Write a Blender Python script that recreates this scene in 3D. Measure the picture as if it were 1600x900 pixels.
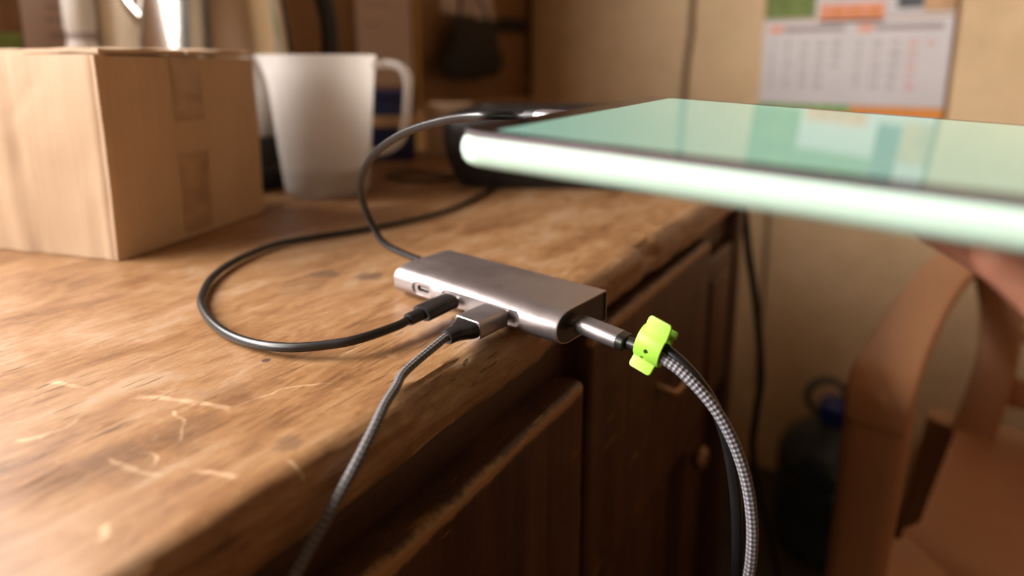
import bpy, bmesh, math, random
from mathutils import Vector, Matrix, noise as mn
random.seed(4)
for o in list(bpy.data.objects): bpy.data.objects.remove(o)
SC = bpy.context.scene; COL = SC.collection
V = Vector; R = math.radians; PI = math.pi
T = 0.80                                   # height of the worktop surface (metres)

# ------------------------------------------------------------------ camera
F_PX, PPX, PPY, HORIZON = 1000.0, 800.0, 290.0, 97.0
PITCH = math.atan((PPY-HORIZON)/F_PX); YAW = R(32.55)
CAM = V((0.157, 0, T+0.13))
cd = bpy.data.cameras.new('camera'); cam = bpy.data.objects.new('camera', cd); COL.objects.link(cam)
cam.location = CAM; cam.rotation_euler = (PI/2-PITCH, 0, YAW)
cd.sensor_width = 36; cd.lens = F_PX/1600*36; cd.shift_y = -(450-PPY)/1600
cd.clip_start = 0.01
cd.dof.use_dof = True; cd.dof.focus_distance = 0.285; cd.dof.aperture_fstop = 3.5
SC.camera = cam

# ------------------------------------------------------------------ world, light, exposure
w = bpy.data.worlds.new('world'); SC.world = w; w.use_nodes = True
bg = w.node_tree.nodes['Background']; bg.inputs[0].default_value = (1.0, 0.80, 0.58, 1); bg.inputs[1].default_value = 0.01
SC.view_settings.view_transform = 'Standard'; SC.view_settings.look = 'None'
SC.view_settings.gamma = 1; SC.view_settings.use_curve_mapping = False
SC.view_settings.exposure = -0.08
def area(name, loc, target, sx, sy, power, col):
    l = bpy.data.lights.new(name, 'AREA'); l.shape = 'RECTANGLE'; l.size = sx; l.size_y = sy; l.energy = power; l.color = col
    o = bpy.data.objects.new(name, l); COL.objects.link(o); o.location = loc
    o.rotation_euler = (V(target)-V(loc)).to_track_quat('-Z', 'Y').to_euler(); return o
# daylight through the window of the left wall, plus an added, unseen warm fill lamp behind the camera
area('window_daylight', (-0.87, -0.835, 1.43), (1.0, -0.835, 1.40), 2.09, 0.58, 172, (1.0, 0.95, 0.91))
area('warm_fill', (0.75, -2.3, 1.35), (0.1, 0.6, 0.7), 1.0, 1.7, 2.8, (1.0, 0.68, 0.40))

# ------------------------------------------------------------------ helpers
fw = V((-math.sin(YAW), math.cos(YAW), 0)); rt = V((math.cos(YAW), math.sin(YAW), 0)); up = V((0, 0, 1))
def ray(x, y):
    f = fw*math.cos(PITCH)-up*math.sin(PITCH); u = fw*math.sin(PITCH)+up*math.cos(PITCH)
    return f*F_PX+rt*(x-PPX)+u*(PPY-y)
def onz(x, y, z): d = ray(x, y); return CAM+d*((z-CAM.z)/d.z)
def atd(x, y, D): d = ray(x, y); return CAM+d*(D/d.dot(fw))
def ony(x, y, Y): d = ray(x, y); return CAM+d*((Y-CAM.y)/d.y)
def onx(x, y, X): d = ray(x, y); return CAM+d*((X-CAM.x)/d.x)

def wpos(o): return Matrix.Translation(o.location) if o.type == 'EMPTY' else Matrix.Identity(4)
def tag(o, label=None, cat=None, group=None, kind=None):
    if label: o['label'] = label
    if cat: o['category'] = cat
    if group: o['group'] = group
    if kind: o['kind'] = kind
    return o
def thing(name, loc, label, cat, group=None):
    o = bpy.data.objects.new(name, None); COL.objects.link(o); o.location = loc; o.empty_display_size = .02
    return tag(o, label, cat, group)
def adopt(o, parent):
    o.parent = parent; o.matrix_parent_inverse = wpos(parent).inverted(); return o
def mob(name, me, mat, parent=None, smooth=False, angle=None):
    o = bpy.data.objects.new(name, me); COL.objects.link(o)
    if mat: me.materials.clear(); me.materials.append(mat)
    if smooth:
        for p in me.polygons: p.use_smooth = True
        if angle is not None: me.set_sharp_from_angle(angle=R(angle))
    if parent: adopt(o, parent)
    return o
def bob(name, bm, mat, parent=None, smooth=False, angle=None):
    bmesh.ops.recalc_face_normals(bm, faces=bm.faces)
    me = bpy.data.meshes.new(name); bm.to_mesh(me); bm.free()
    return mob(name, me, mat, parent, smooth, angle)
def bbox(bm, x0, x1, y0, y1, z0, z1, bev=0, seg=2, M=None):
    vs = [bm.verts.new((x, y, z)) for x in (x0, x1) for y in (y0, y1) for z in (z0, z1)]
    fs = [(0,1,3,2),(4,6,7,5),(0,4,5,1),(2,3,7,6),(0,2,6,4),(1,5,7,3)]
    faces = [bm.faces.new([vs[i] for i in f]) for f in fs]
    geom = list(vs)
    if bev:
        es = list({e for f in faces for e in f.edges})
        r = bmesh.ops.bevel(bm, geom=es, offset=bev, segments=seg, profile=.5, affect='EDGES')
        geom = list({v for f in r['faces'] for v in f.verts} | {v for v in vs if v.is_valid})
    if M is not None:
        for v in geom: v.co = M @ v.co
    return geom
def box(name, x0, x1, y0, y1, z0, z1, mat, parent=None, bev=0, seg=2, M=None):
    bm = bmesh.new(); bbox(bm, x0, x1, y0, y1, z0, z1, bev, seg)
    if M is not None: bmesh.ops.transform(bm, matrix=M, verts=bm.verts)
    return bob(name, bm, mat, parent, bev > 0, 40)
def catmull(pts, res):
    out = []; n = len(pts)
    for i in range(n-1):
        p0 = pts[max(i-1, 0)]; p1 = pts[i]; p2 = pts[i+1]; p3 = pts[min(i+2, n-1)]
        for k in range(res):
            t = k/res
            out.append(.5*((2*p1)+(p2-p0)*t+(2*p0-5*p1+4*p2-p3)*t*t+(3*p1-p0-3*p2+p3)*t**3))
    out.append(pts[-1]); return out
def tube(name, pts, r, mat, parent=None, n=14, res=6, smoothpath=True):
    """closed round tube along a path; r is a number or one radius per point; uv: u in metres along, v around"""
    pts = [V(p) for p in pts]
    rr = r if isinstance(r, (list, tuple)) else [r]*len(pts)
    if smoothpath and len(pts) > 2:
        q = catmull([V((p.x, p.y, p.z, rr[i])) for i, p in enumerate(pts)], res)
        pts = [v.xyz for v in q]; rr = [v.w for v in q]
    bm = bmesh.new(); uvl = bm.loops.layers.uv.new('uv'); rings = []; d = 0; ds = []
    tang = [(pts[min(i+1, len(pts)-1)]-pts[max(i-1, 0)]).normalized() for i in range(len(pts))]
    nrm = tang[0].orthogonal().normalized()
    for i, p in enumerate(pts):
        nrm = (nrm-tang[i]*nrm.dot(tang[i])).normalized(); b = tang[i].cross(nrm)
        rings.append([bm.verts.new(p+(nrm*math.cos(a)+b*math.sin(a))*rr[i]) for a in [2*PI*k/n for k in range(n)]])
        if i: d += (p-pts[i-1]).length
        ds.append(d)
    for i in range(len(pts)-1):
        for k in range(n):
            f = bm.faces.new([rings[i][k], rings[i][(k+1) % n], rings[i+1][(k+1) % n], rings[i+1][k]])
            for lp, (uu, vv) in zip(f.loops, [(ds[i], k/n), (ds[i], (k+1)/n), (ds[i+1], (k+1)/n), (ds[i+1], k/n)]): lp[uvl].uv = (uu, vv)
    bm.faces.new(rings[0][::-1]); bm.faces.new(rings[-1])
    return bob(name, bm, mat, parent, True, 60)
def lathe(name, prof, c, mat, parent=None, n=40, closed=False, angle=35, M=None):
    """revolve (radius, z) pairs about the vertical through c"""
    bm = bmesh.new(); rings = []
    for r, z in prof:
        if r < 1e-6: rings.append([bm.verts.new((0, 0, z))])
        else: rings.append([bm.verts.new((r*math.cos(2*PI*k/n), r*math.sin(2*PI*k/n), z)) for k in range(n)])
    def join(a, b):
        for k in range(n):
            k2 = (k+1) % n
            f = [a[k % len(a)], a[k2 % len(a)], b[k2 % len(b)], b[k % len(b)]]
            u = []
            for v in f:
                if v not in u: u.append(v)
            if len(u) > 2: bm.faces.new(u)
    for i in range(len(rings)-1): join(rings[i], rings[i+1])
    if closed: join(rings[-1], rings[0])
    bmesh.ops.transform(bm, matrix=Matrix.Translation(V(c)) @ (M or Matrix.Identity(4)), verts=bm.verts)
    return bob(name, bm, mat, parent, True, angle)
def loft(name, secs, mat, parent=None, smooth=True, angle=40, bm=None):
    """closed skin through equal-length loops of points, ends capped"""
    own = bm is None; bm = bm or bmesh.new()
    rings = [[bm.verts.new(p) for p in s] for s in secs]; n = len(rings[0])
    for a, b in zip(rings, rings[1:]):
        for k in range(n): bm.faces.new([a[k], a[(k+1) % n], b[(k+1) % n], b[k]])
    bm.faces.new(rings[0][::-1]); bm.faces.new(rings[-1])
    if own: return bob(name, bm, mat, parent, smooth, angle)
def rrect(w, h, r, n=5, power=2):
    """rounded rectangle loop of (a, b) pairs centred on 0"""
    out = []
    for cx, cy, a0 in ((w/2-r, h/2-r, 0), (-w/2+r, h/2-r, 90), (-w/2+r, -h/2+r, 180), (w/2-r, -h/2+r, 270)):
        for k in range(n+1):
            a = R(a0+90*k/n); out.append((cx+r*math.cos(a), cy+r*math.sin(a)))
    return out
def ribbon(name, path, widths, wdirs, thick, mat, parent=None, res=6, lip=None):
    """a solid band of rounded-rectangle section swept along a path"""
    path = [V(p) for p in path]
    P = catmull(path, res); n = len(P)
    def interp(a, t):
        x = t*(len(a)-1); i = min(int(x), len(a)-2); return a[i]*(1-(x-i))+a[i+1]*(x-i)
    wd = widths if isinstance(widths, list) else [widths, widths]
    dd = [V(d) for d in wdirs] if isinstance(wdirs, list) else [V(wdirs), V(wdirs)]
    th = thick if isinstance(thick, list) else [thick, thick]
    secs = []
    for i, p in enumerate(P):
        t = i/(n-1); tg = (P[min(i+1, n-1)]-P[max(i-1, 0)]).normalized()
        a = interp(dd, t); a = (a-tg*a.dot(tg)).normalized(); b = tg.cross(a)
        ww, hh = interp(wd, t), interp(th, t)
        secs.append([p+a*x+b*y for x, y in rrect(ww, hh, min(ww, hh)*.42, 3)])
    return loft(name, secs, mat, parent)
def booldiff(o, cutters):
    for c in cutters:
        m = o.modifiers.new('cut', 'BOOLEAN'); m.operation = 'DIFFERENCE'; m.solver = 'EXACT'; m.object = c
    dg = bpy.context.evaluated_depsgraph_get(); dg.update()
    me = bpy.data.meshes.new_from_object(o.evaluated_get(dg))
    o.modifiers.clear(); old = o.data; o.data = me
    for c in cutters: bpy.data.objects.remove(c)
    for p in me.polygons: p.use_smooth = True
    me.set_sharp_from_angle(angle=R(30))
def bake(o):
    dg = bpy.context.evaluated_depsgraph_get(); dg.update()
    me = bpy.data.meshes.new_from_object(o.evaluated_get(dg)); o.modifiers.clear(); o.data = me

# ------------------------------------------------------------------ materials
class NT:
    def __init__(s, name):
        s.m = bpy.data.materials.new(name); s.m.use_nodes = True; s.t = s.m.node_tree; s.n = s.t.nodes
        s.b = s.n['Principled BSDF']; s.tc = s.n.new('ShaderNodeTexCoord')
    def L(s, a, b): s.t.links.new(a, b)
    def coord(s, scale=(1, 1, 1), rot=(0, 0, 0), src='Object'):
        m = s.n.new('ShaderNodeMapping'); s.L(s.tc.outputs[src], m.inputs[0])
        m.inputs['Scale'].default_value = scale; m.inputs['Rotation'].default_value = rot; return m.outputs[0]
    def noise(s, co, scale=1, detail=4, rough=.55, dist=0):
        k = s.n.new('ShaderNodeTexNoise'); s.L(co, k.inputs['Vector'])
        k.inputs['Scale'].default_value = scale; k.inputs['Detail'].default_value = detail
        k.inputs['Roughness'].default_value = rough; k.inputs['Distortion'].default_value = dist; return k.outputs[0]
    def ramp(s, fac, stops):
        k = s.n.new('ShaderNodeValToRGB'); s.L(fac, k.inputs[0]); e = k.color_ramp.elements
        while len(e) < len(stops): e.new(.5)
        for i, (p, c) in enumerate(stops):
            e[i].position = p; e[i].color = (*c, 1) if len(c) == 3 else c
        return k.outputs[0]
    def rng(s, v, a, b, c=0, d=1):
        k = s.n.new('ShaderNodeMapRange'); k.interpolation_type = 'SMOOTHSTEP'
        s.L(v, k.inputs[0])
        for i, x in enumerate((a, b, c, d)): k.inputs[i+1].default_value = x
        return k.outputs[0]
    def math(s, op, a, b=None):
        k = s.n.new('ShaderNodeMath'); k.operation = op
        for i, x in enumerate((a, b)):
            if x is None: continue
            if isinstance(x, (int, float)): k.inputs[i].default_value = x
            else: s.L(x, k.inputs[i])
        return k.outputs[0]
    def dist(s, co, p):
        k = s.n.new('ShaderNodeVectorMath'); k.operation = 'DISTANCE'; s.L(co, k.inputs[0]); k.inputs[1].default_value = p
        return k.outputs['Value']
    def mix(s, fac, a, b, mode='MIX'):
        k = s.n.new('ShaderNodeMix'); k.data_type = 'RGBA'; k.blend_type = mode
        for i, x in ((0, fac), (6, a), (7, b)):
            if isinstance(x, (int, float)): k.inputs[i].default_value = x
            elif isinstance(x, tuple): k.inputs[i].default_value = (*x, 1)
            else: s.L(x, k.inputs[i])
        return k.outputs[2]
    def bump(s, h, strength=.3, dist=.001):
        k = s.n.new('ShaderNodeBump'); s.L(h, k.inputs['Height']); k.inputs['Strength'].default_value = strength
        k.inputs['Distance'].default_value = dist; s.L(k.outputs[0], s.b.inputs['Normal'])
    def set(s, **kw):
        for k, v in kw.items():
            i = s.b.inputs[k.replace('_', ' ')]
            if isinstance(v, (int, float)): i.default_value = v
            elif isinstance(v, tuple): i.default_value = (*v, 1) if len(i.default_value) == 4 and len(v) == 3 else v
            else: s.L(v, i)
        return s
def plain(name, col, rough=.5, metal=0, var=.12, scale=60, bump=.05, bdist=.0006, **kw):
    """one colour broken by a soft noise, with a fine relief"""
    t = NT(name); n = t.noise(t.coord(), scale, 3)
    a = tuple(c*(1-var) for c in col); b = tuple(min(1, c*(1+var)) for c in col)
    t.set(Base_Color=t.ramp(n, [(.3, a), (.7, b)]), Roughness=rough, Metallic=metal, **kw)
    if bump: t.bump(t.noise(t.coord(), scale*12, 3), bump, bdist)
    return t.m

def arc_mask(t, co, p0, p1, sag, width):
    p0, p1 = V(p0), V(p1); mid = (p0+p1)/2; h = (p1-p0).length/2; d = (p1-p0).normalized(); perp = V((-d.y, d.x, 0))
    s = 1 if sag >= 0 else -1; sag = max(abs(sag), 1e-4); rad = (h*h+sag*sag)/(2*sag)
    c = mid-perp*s*(rad-sag)
    a = t.math('ABSOLUTE', t.math('SUBTRACT', t.dist(co, c), rad))
    return t.math('MULTIPLY', t.rng(a, width*.2, width, 1, 0), t.rng(t.dist(co, mid), h*.75, h*1.05, 1, 0))
def worktop_mat():
    t = NT('worn_worktop_wood'); P = t.coord()
    big = t.noise(t.coord((30, 7, 30)), 1, 6, .66, .9)
    blot = t.noise(t.coord((16, 9, 16)), 1, 5, .6, .8)
    fine = t.noise(t.coord((520, 40, 520)), 1, 5, .65)
    mot = t.noise(t.coord((90, 45, 90)), 1, 6, .7, 1.0)
    k = t.math('ADD', t.math('ADD', t.math('MULTIPLY', big, .34), t.math('MULTIPLY', mot, .26)), t.math('ADD', t.math('MULTIPLY', blot, .28), t.math('MULTIPLY', fine, .20)))
    c = t.ramp(k, [(.41, (.105, .046, .018)), (.49, (.212, .100, .040)), (.55, (.285, .148, .062)), (.63, (.345, .222, .130))])
    # open pores, short dark dashes along the grain
    pore = t.noise(t.coord((640, 34, 640)), 1, 2, .5)
    pm = t.math('MULTIPLY', t.rng(pore, .63, .68), t.rng(t.noise(t.coord((18, 12, 18)), 1, 3), .42, .58))
    c = t.mix(t.math('MULTIPLY', pm, .85), c, (.075, .032, .012))
    # worn, paler scuffs
    sc = t.rng(t.noise(t.coord((110, 80, 110)), 1, 6, .8, 2.0), .57, .70)
    c = t.mix(t.math('MULTIPLY', sc, .34), c, (.52, .36, .23))
    # scratches of their own shape
    warp = t.n.new('ShaderNodeVectorMath'); warp.operation = 'ADD'; t.L(P, warp.inputs[0])
    nv = t.n.new('ShaderNodeTexNoise'); nv.inputs['Scale'].default_value = 90; t.L(P, nv.inputs['Vector'])
    sv = t.n.new('ShaderNodeVectorMath'); sv.operation = 'SCALE'; sv.inputs['Scale'].default_value = .006
    sb = t.n.new('ShaderNodeVectorMath'); sb.operation = 'SUBTRACT'; sb.inputs[1].default_value = (.5, .5, .5)
    t.L(nv.outputs['Color'], sb.inputs[0]); t.L(sb.outputs[0], sv.inputs[0]); t.L(sv.outputs[0], warp.inputs[1])
    W = warp.outputs[0]; tot = None
    for q0, q1, sag, wd in [((75,598),(136,609),.001,.0011), ((200,620),(362,641),.002,.0014), ((166,717),(257,741),-.001,.0009),
                            ((212,707),(238,732),.003,.0007), ((295,734),(372,750),.0012,.0010), ((448,718),(492,752),.002,.0009),
                            ((160,817),(161,845),.0006,.0011), ((20,690),(120,655),-.004,.0012), ((265,640),(285,690),.002,.0006),
                            ((820,452),(900,420),.003,.0008), ((365,640),(520,600),.006,.0006), ((530,560),(600,520),.002,.0007),
                            ((690,430),(640,470),.004,.0006)]:
        m = arc_mask(t, W, onz(*q0, T+.0), onz(*q1, T), sag, wd*1.5)
        tot = m if tot is None else t.math('MAXIMUM', tot, m)
    c = t.mix(t.math('MULTIPLY', t.math('MULTIPLY', tot, t.rng(mot, .38, .6, .25, 1)), .36), c, (.80, .58, .36))
    # dark stains and dents
    st = None
    sn = t.noise(t.coord((70, 70, 70)), 1, 4, .6)
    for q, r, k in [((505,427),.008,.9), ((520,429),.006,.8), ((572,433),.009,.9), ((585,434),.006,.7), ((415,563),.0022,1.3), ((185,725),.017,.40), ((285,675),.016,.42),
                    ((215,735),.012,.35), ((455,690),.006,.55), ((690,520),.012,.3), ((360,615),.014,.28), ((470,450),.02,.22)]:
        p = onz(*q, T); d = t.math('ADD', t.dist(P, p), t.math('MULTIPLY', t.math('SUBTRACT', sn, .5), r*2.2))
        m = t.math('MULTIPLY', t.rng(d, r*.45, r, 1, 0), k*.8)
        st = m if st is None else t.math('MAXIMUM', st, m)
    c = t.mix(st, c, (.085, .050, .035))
    hh = t.math('SUBTRACT', t.math('ADD', t.math('MULTIPLY', fine, .35), t.math('MULTIPLY', big, .5)), t.math('MULTIPLY', pm, .9))
    t.set(Base_Color=c, Roughness=t.rng(blot, .3, .7, .33, .48)); t.bump(hh, .42, .0012); return t.m
def wood_mat(name, dark, mid, light, rough=.5, axis='z', grain=1.0):
    t = NT(name); sc = {'z': (30, 30, 2.5), 'y': (30, 2.5, 30)}[axis]; fs = {'z': (300, 300, 16), 'y': (300, 16, 300)}[axis]
    sc = tuple(x*grain for x in sc)
    a = t.noise(t.coord(sc), 1, 6, .62, .6); f = t.noise(t.coord(fs), 1, 3)
    k = t.math('ADD', t.math('MULTIPLY', a, .8), t.math('MULTIPLY', f, .2))
    c = t.ramp(k, [(.34, dark), (.5, mid), (.66, light)])
    s = t.rng(t.noise(t.coord({'z': (45, 45, 150), 'y': (60, 60, 60)}[axis], (.5, 0, 0)), 1, 5, .8, 1.2), .62, .72)
    c = t.mix(t.math('MULTIPLY', s, .35), c, tuple(min(1, x*2.4) for x in light))
    t.set(Base_Color=c, Roughness=rough); t.bump(k, .35, .001); return t.m

m_top = worktop_mat()
m_cab = wood_mat('dark_cabinet_wood', (.028, .009, .003), (.062, .022, .0075), (.105, .042, .014), .48, 'z')
m_caby = wood_mat('dark_rail_wood', (.022, .008, .003), (.048, .018, .006), (.082, .033, .012), .5, 'y')
def drawer_mat(z1):
    m = wood_mat('scratched_drawer_wood_lit_edge', (.028, .009, .003), (.062, .022, .0075), (.105, .042, .014), .45, 'z')
    t = NT.__new__(NT); t.m = m; t.t = m.node_tree; t.n = t.t.nodes; t.b = t.n['Principled BSDF']; t.tc = t.n.new('ShaderNodeTexCoord')
    old = t.b.inputs['Base Color'].links[0].from_socket
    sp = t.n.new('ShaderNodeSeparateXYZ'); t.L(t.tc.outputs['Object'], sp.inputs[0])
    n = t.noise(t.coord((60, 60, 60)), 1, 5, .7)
    e = t.rng(t.math('ADD', t.math('ABSOLUTE', t.math('SUBTRACT', sp.outputs[2], z1-.0042)), t.math('MULTIPLY', t.math('SUBTRACT', n, .5), .008)), .0012, .0038, 1, 0)  # light on the drawer's top edge, painted in as a paler orange band
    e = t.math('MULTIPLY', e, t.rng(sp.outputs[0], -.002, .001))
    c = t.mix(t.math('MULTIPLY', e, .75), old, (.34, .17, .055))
    sc = t.rng(t.noise(t.coord((400, 26, 200), (.75, 0, 0)), 1, 3, .6), .655, .70)
    sc = t.math('MULTIPLY', sc, t.rng(t.noise(t.coord((18, 18, 18)), 1, 2), .42, .58))
    c = t.mix(t.math('MULTIPLY', sc, .6), c, (.42, .21, .08)); t.L(c, t.b.inputs['Base Color']); return m
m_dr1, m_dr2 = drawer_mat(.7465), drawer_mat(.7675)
m_board = wood_mat('brown_hardboard', (.16, .075, .028), (.22, .110, .042), (.27, .14, .056), .6, 'z', .5)
def wall_mat():
    t = NT('cream_plaster'); n = t.noise(t.coord((3, 3, 3)), 1, 5, .6); f = t.noise(t.coord((26, 26, 26)), 1, 4)
    c = t.ramp(t.math('ADD', t.math('MULTIPLY', n, .7), t.math('MULTIPLY', f, .3)), [(.35, (.57, .392, .208)), (.62, (.72, .508, .288))])
    t.set(Base_Color=c, Roughness=.62); t.bump(f, .12, .003); return t.m
m_wall = wall_mat()
m_ceil = plain('brown_board_ceiling', (.22, .15, .09), .8, scale=4)
def floor_mat():
    t = NT('dark_concrete_floor'); n = t.noise(t.coord((5, 5, 5)), 1, 6, .65)
    t.set(Base_Color=t.ramp(n, [(.35, (.030, .022, .016)), (.65, (.060, .044, .032))]), Roughness=.6); t.bump(n, .2, .004); return t.m
m_floor = floor_mat()
m_frame = plain('painted_window_frame', (.55, .50, .42), .5)
def metal_mat(name, col, rough):
    t = NT(name); n = t.noise(t.coord((900, 900, 900)), 1, 2); s = t.noise(t.coord((40, 40, 40)), 1, 5, .7)
    dust = t.rng(t.noise(t.coord((260, 260, 260)), 1, 3, .7), .735, .78)
    c = t.mix(t.math('MULTIPLY', dust, .5), t.ramp(s, [(.3, tuple(x*.93 for x in col)), (.7, col)]), (.75, .68, .6))
    t.set(Base_Color=c, Metallic=.88, Roughness=t.rng(s, .3, .7, rough*.9, rough*1.15)); t.bump(n, .06, .0002); return t.m
m_alu = metal_mat('space_grey_aluminium', (.43, .38, .38), .36)
m_alu2 = metal_mat('grey_aluminium_plug', (.38, .34, .345), .34)
m_steel = plain('brushed_steel', (.62, .58, .54), .20, 1.0, .05, 20, .03)
m_conn = plain('connector_steel', (.55, .54, .53), .25, 1.0, .04, 400, 0)
m_blk = plain('black_cable_rubber', (.010, .009, .009), .34, 0, .2, 200, .05)
m_blkp = plain('black_moulded_plastic', (.013, .011, .011), .36, 0, .2, 300, .08, .0003)
m_blks = plain('matt_black_plastic', (.014, .012, .012), .5, 0, .2, 80, .1)
m_dark = plain('dark_port_cavity', (.008, .008, .009), .6, 0, .1, 100, 0)
m_green = plain('lime_silicone', (.31, .59, .055), .45, 0, .04, 200, .05, Subsurface_Weight=.12, Subsurface_Radius=(.004, .006, .001), Subsurface_Scale=.3)
def braid_mat(name, lo, hi):
    t = NT(name); sp = t.n.new('ShaderNodeSeparateXYZ'); t.L(t.tc.outputs['UV'], sp.inputs[0])
    u = t.math('MULTIPLY', sp.outputs[0], 2*PI/.0042); v = t.math('MULTIPLY', sp.outputs[1], 2*PI*4)
    s = t.math('MULTIPLY', t.math('SINE', t.math('ADD', u, v)), t.math('SINE', t.math('SUBTRACT', u, v)))
    c = t.ramp(t.rng(s, -.8, .8), [(0, lo), (.5, tuple((a+b)*.42 for a, b in zip(lo, hi))), (1, hi)])
    t.set(Base_Color=c, Roughness=.5, Sheen_Weight=.15); t.bump(s, .7, .0005); return t.m
m_braid = braid_mat('grey_nylon_braid', (.060, .055, .062), (.30, .28, .31))
m_braid2 = braid_mat('dark_grey_nylon_braid', (.050, .045, .047), (.15, .135, .14))
def card_mat(name, a, b):
    t = NT(name); k = t.noise(t.coord((300, 300, 6)), 1, 3); n = t.noise(t.coord((12, 12, 12)), 1, 5, .6)
    c = t.ramp(t.math('ADD', t.math('MULTIPLY', k, .35), t.math('MULTIPLY', n, .65)), [(.35, a), (.65, b)])
    t.set(Base_Color=c, Roughness=.72); t.bump(k, .12, .001); return t.m
m_card = card_mat('kraft_cardboard', (.46, .318, .200), (.54, .380, .250))
m_tape = plain('clear_packing_tape', (.385, .25, .15), .28, 0, .25, 40, .3, .0008)
def jug_mat():
    t = NT('frosted_polypropylene'); n = t.noise(t.coord((50, 50, 50)), 1, 3)
    t.set(Base_Color=t.ramp(n, [(.3, (.80, .77, .75)), (.7, (.86, .83, .81))]), Roughness=.42)
    tr = t.n.new('ShaderNodeBsdfTranslucent'); tr.inputs[0].default_value = (.86, .82, .78, 1)
    tp = t.n.new('ShaderNodeBsdfTransparent'); tp.inputs[0].default_value = (.93, .91, .88, 1)
    a = t.n.new('ShaderNodeMixShader'); b = t.n.new('ShaderNodeMixShader'); a.inputs[0].default_value = .45; b.inputs[0].default_value = .42
    out = t.n['Material Output']
    t.L(t.b.outputs[0], a.inputs[1]); t.L(tr.outputs[0], a.inputs[2]); t.L(a.outputs[0], b.inputs[1]); t.L(tp.outputs[0], b.inputs[2])
    t.L(b.outputs[0], out.inputs[0]); return t.m
m_jug = jug_mat()
def water_mat():
    t = NT('still_water'); n = t.noise(t.coord((8, 8, 8)), 1, 2)
    t.set(Base_Color=t.ramp(n, [(.3, (.80, .76, .70)), (.7, (.84, .80, .74))]), Roughness=.02, Transmission_Weight=1.0, IOR=1.33); return t.m
m_water = water_mat()
m_mint = plain('mint_tablet_case', (.46, .625, .52), .55, 0, .03, 30, .02, Subsurface_Weight=.0)
m_bezel = plain('black_glass_bezel', (.012, .010, .010), .06, 0, .1, 60, 0)
m_rim = plain('dark_metal_rim', (.20, .18, .20), .3, .6, .1, 60, 0)
def screen_mat():
    t = NT('lit_mint_screen'); n = t.noise(t.coord((2, 2, 2)), 1, 1)
    c = t.ramp(n, [(.3, (.34, .60, .46)), (.7, (.36, .62, .47))])
    t.set(Base_Color=(.02, .03, .03), Roughness=.045, Emission_Color=c, Emission_Strength=.74); return t.m
m_screen = screen_mat()
m_paper = plain('white_paper', (.70, .66, .66), .75, 0, .04, 10, .04)
m_paper2 = plain('lilac_grey_paper', (.56, .45, .42), .75, 0, .04, 10, .04)
m_ink = plain('grey_print', (.20, .18, .18), .7, 0, .1, 80, 0)
m_ink2 = plain('faded_grey_print', (.36, .30, .29), .7, 0, .1, 80, 0)
m_redink = plain('red_print', (.72, .20, .17), .7, 0, .1, 80, 0)
m_salmon = plain('salmon_print', (.86, .36, .24), .7, 0, .08, 40, 0)
m_orange = plain('orange_print', (.74, .27, .05), .7, 0, .08, 40, 0)
m_greenp = plain('green_print', (.17, .23, .055), .7, 0, .3, 40, 0)
m_grass = plain('bright_green_print', (.20, .42, .10), .7, 0, .2, 40, 0)
m_slate = plain('slate_print', (.10, .10, .11), .7, 0, .3, 30, 0)
m_tan = plain('tan_print', (.55, .33, .17), .7, 0, .2, 30, 0)
m_chair = plain('peach_plastic', (.42, .205, .10), .45, 0, .05, 8, .05)
m_wcord = plain('tan_painted_cord', (.24, .155, .09), .6, 0, .1, 50, 0)
m_cord = plain('brown_cord', (.10, .060, .035), .6, 0, .15, 50, 0)
m_navy = plain('navy_carton', (.012, .018, .085), .5, 0, .15, 30, 0)
m_bluecap = plain('blue_plastic', (.010, .025, .16), .4, 0, .1, 30, 0)
def bottle_mat():
    t = NT('blue_tinted_bottle'); n = t.noise(t.coord((8, 8, 8)), 1, 2)
    t.set(Base_Color=t.ramp(n, [(.3, (.035, .055, .070)), (.7, (.045, .070, .085))]), Roughness=.15, Transmission_Weight=.35, IOR=1.4); return t.m
m_bottle = bottle_mat()
m_white = plain('glossy_white_plastic', (.82, .80, .76), .25, 0, .03, 20, .02)
m_cream = plain('cream_enamel', (.84, .74, .58), .28, 0, .04, 20, .02)
m_gold = plain('ochre_band', (.52, .29, .07), .4, 0, .1, 20, 0)
m_cloth = plain('black_cloth', (.018, .013, .011), .85, 0, .3, 30, .3, .003)
m_brass = plain('worn_brass', (.26, .16, .085), .4, .7, .2, 60, .1)
def skin_mat():
    t = NT('skin'); n = t.noise(t.coord((90, 90, 90)), 1, 4); f = t.noise(t.coord((900, 900, 900)), 1, 3)
    t.set(Base_Color=t.ramp(n, [(.3, (.70, .30, .19)), (.7, (.80, .38, .26))]), Roughness=.5,
          Subsurface_Weight=.15, Subsurface_Radius=(.006, .002, .001), Subsurface_Scale=.5); t.bump(f, .2, .0004); return t.m
m_skin = skin_mat(); m_nail = plain('fingernail', (.70, .40, .32), .3, 0, .05, 100, 0)

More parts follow.
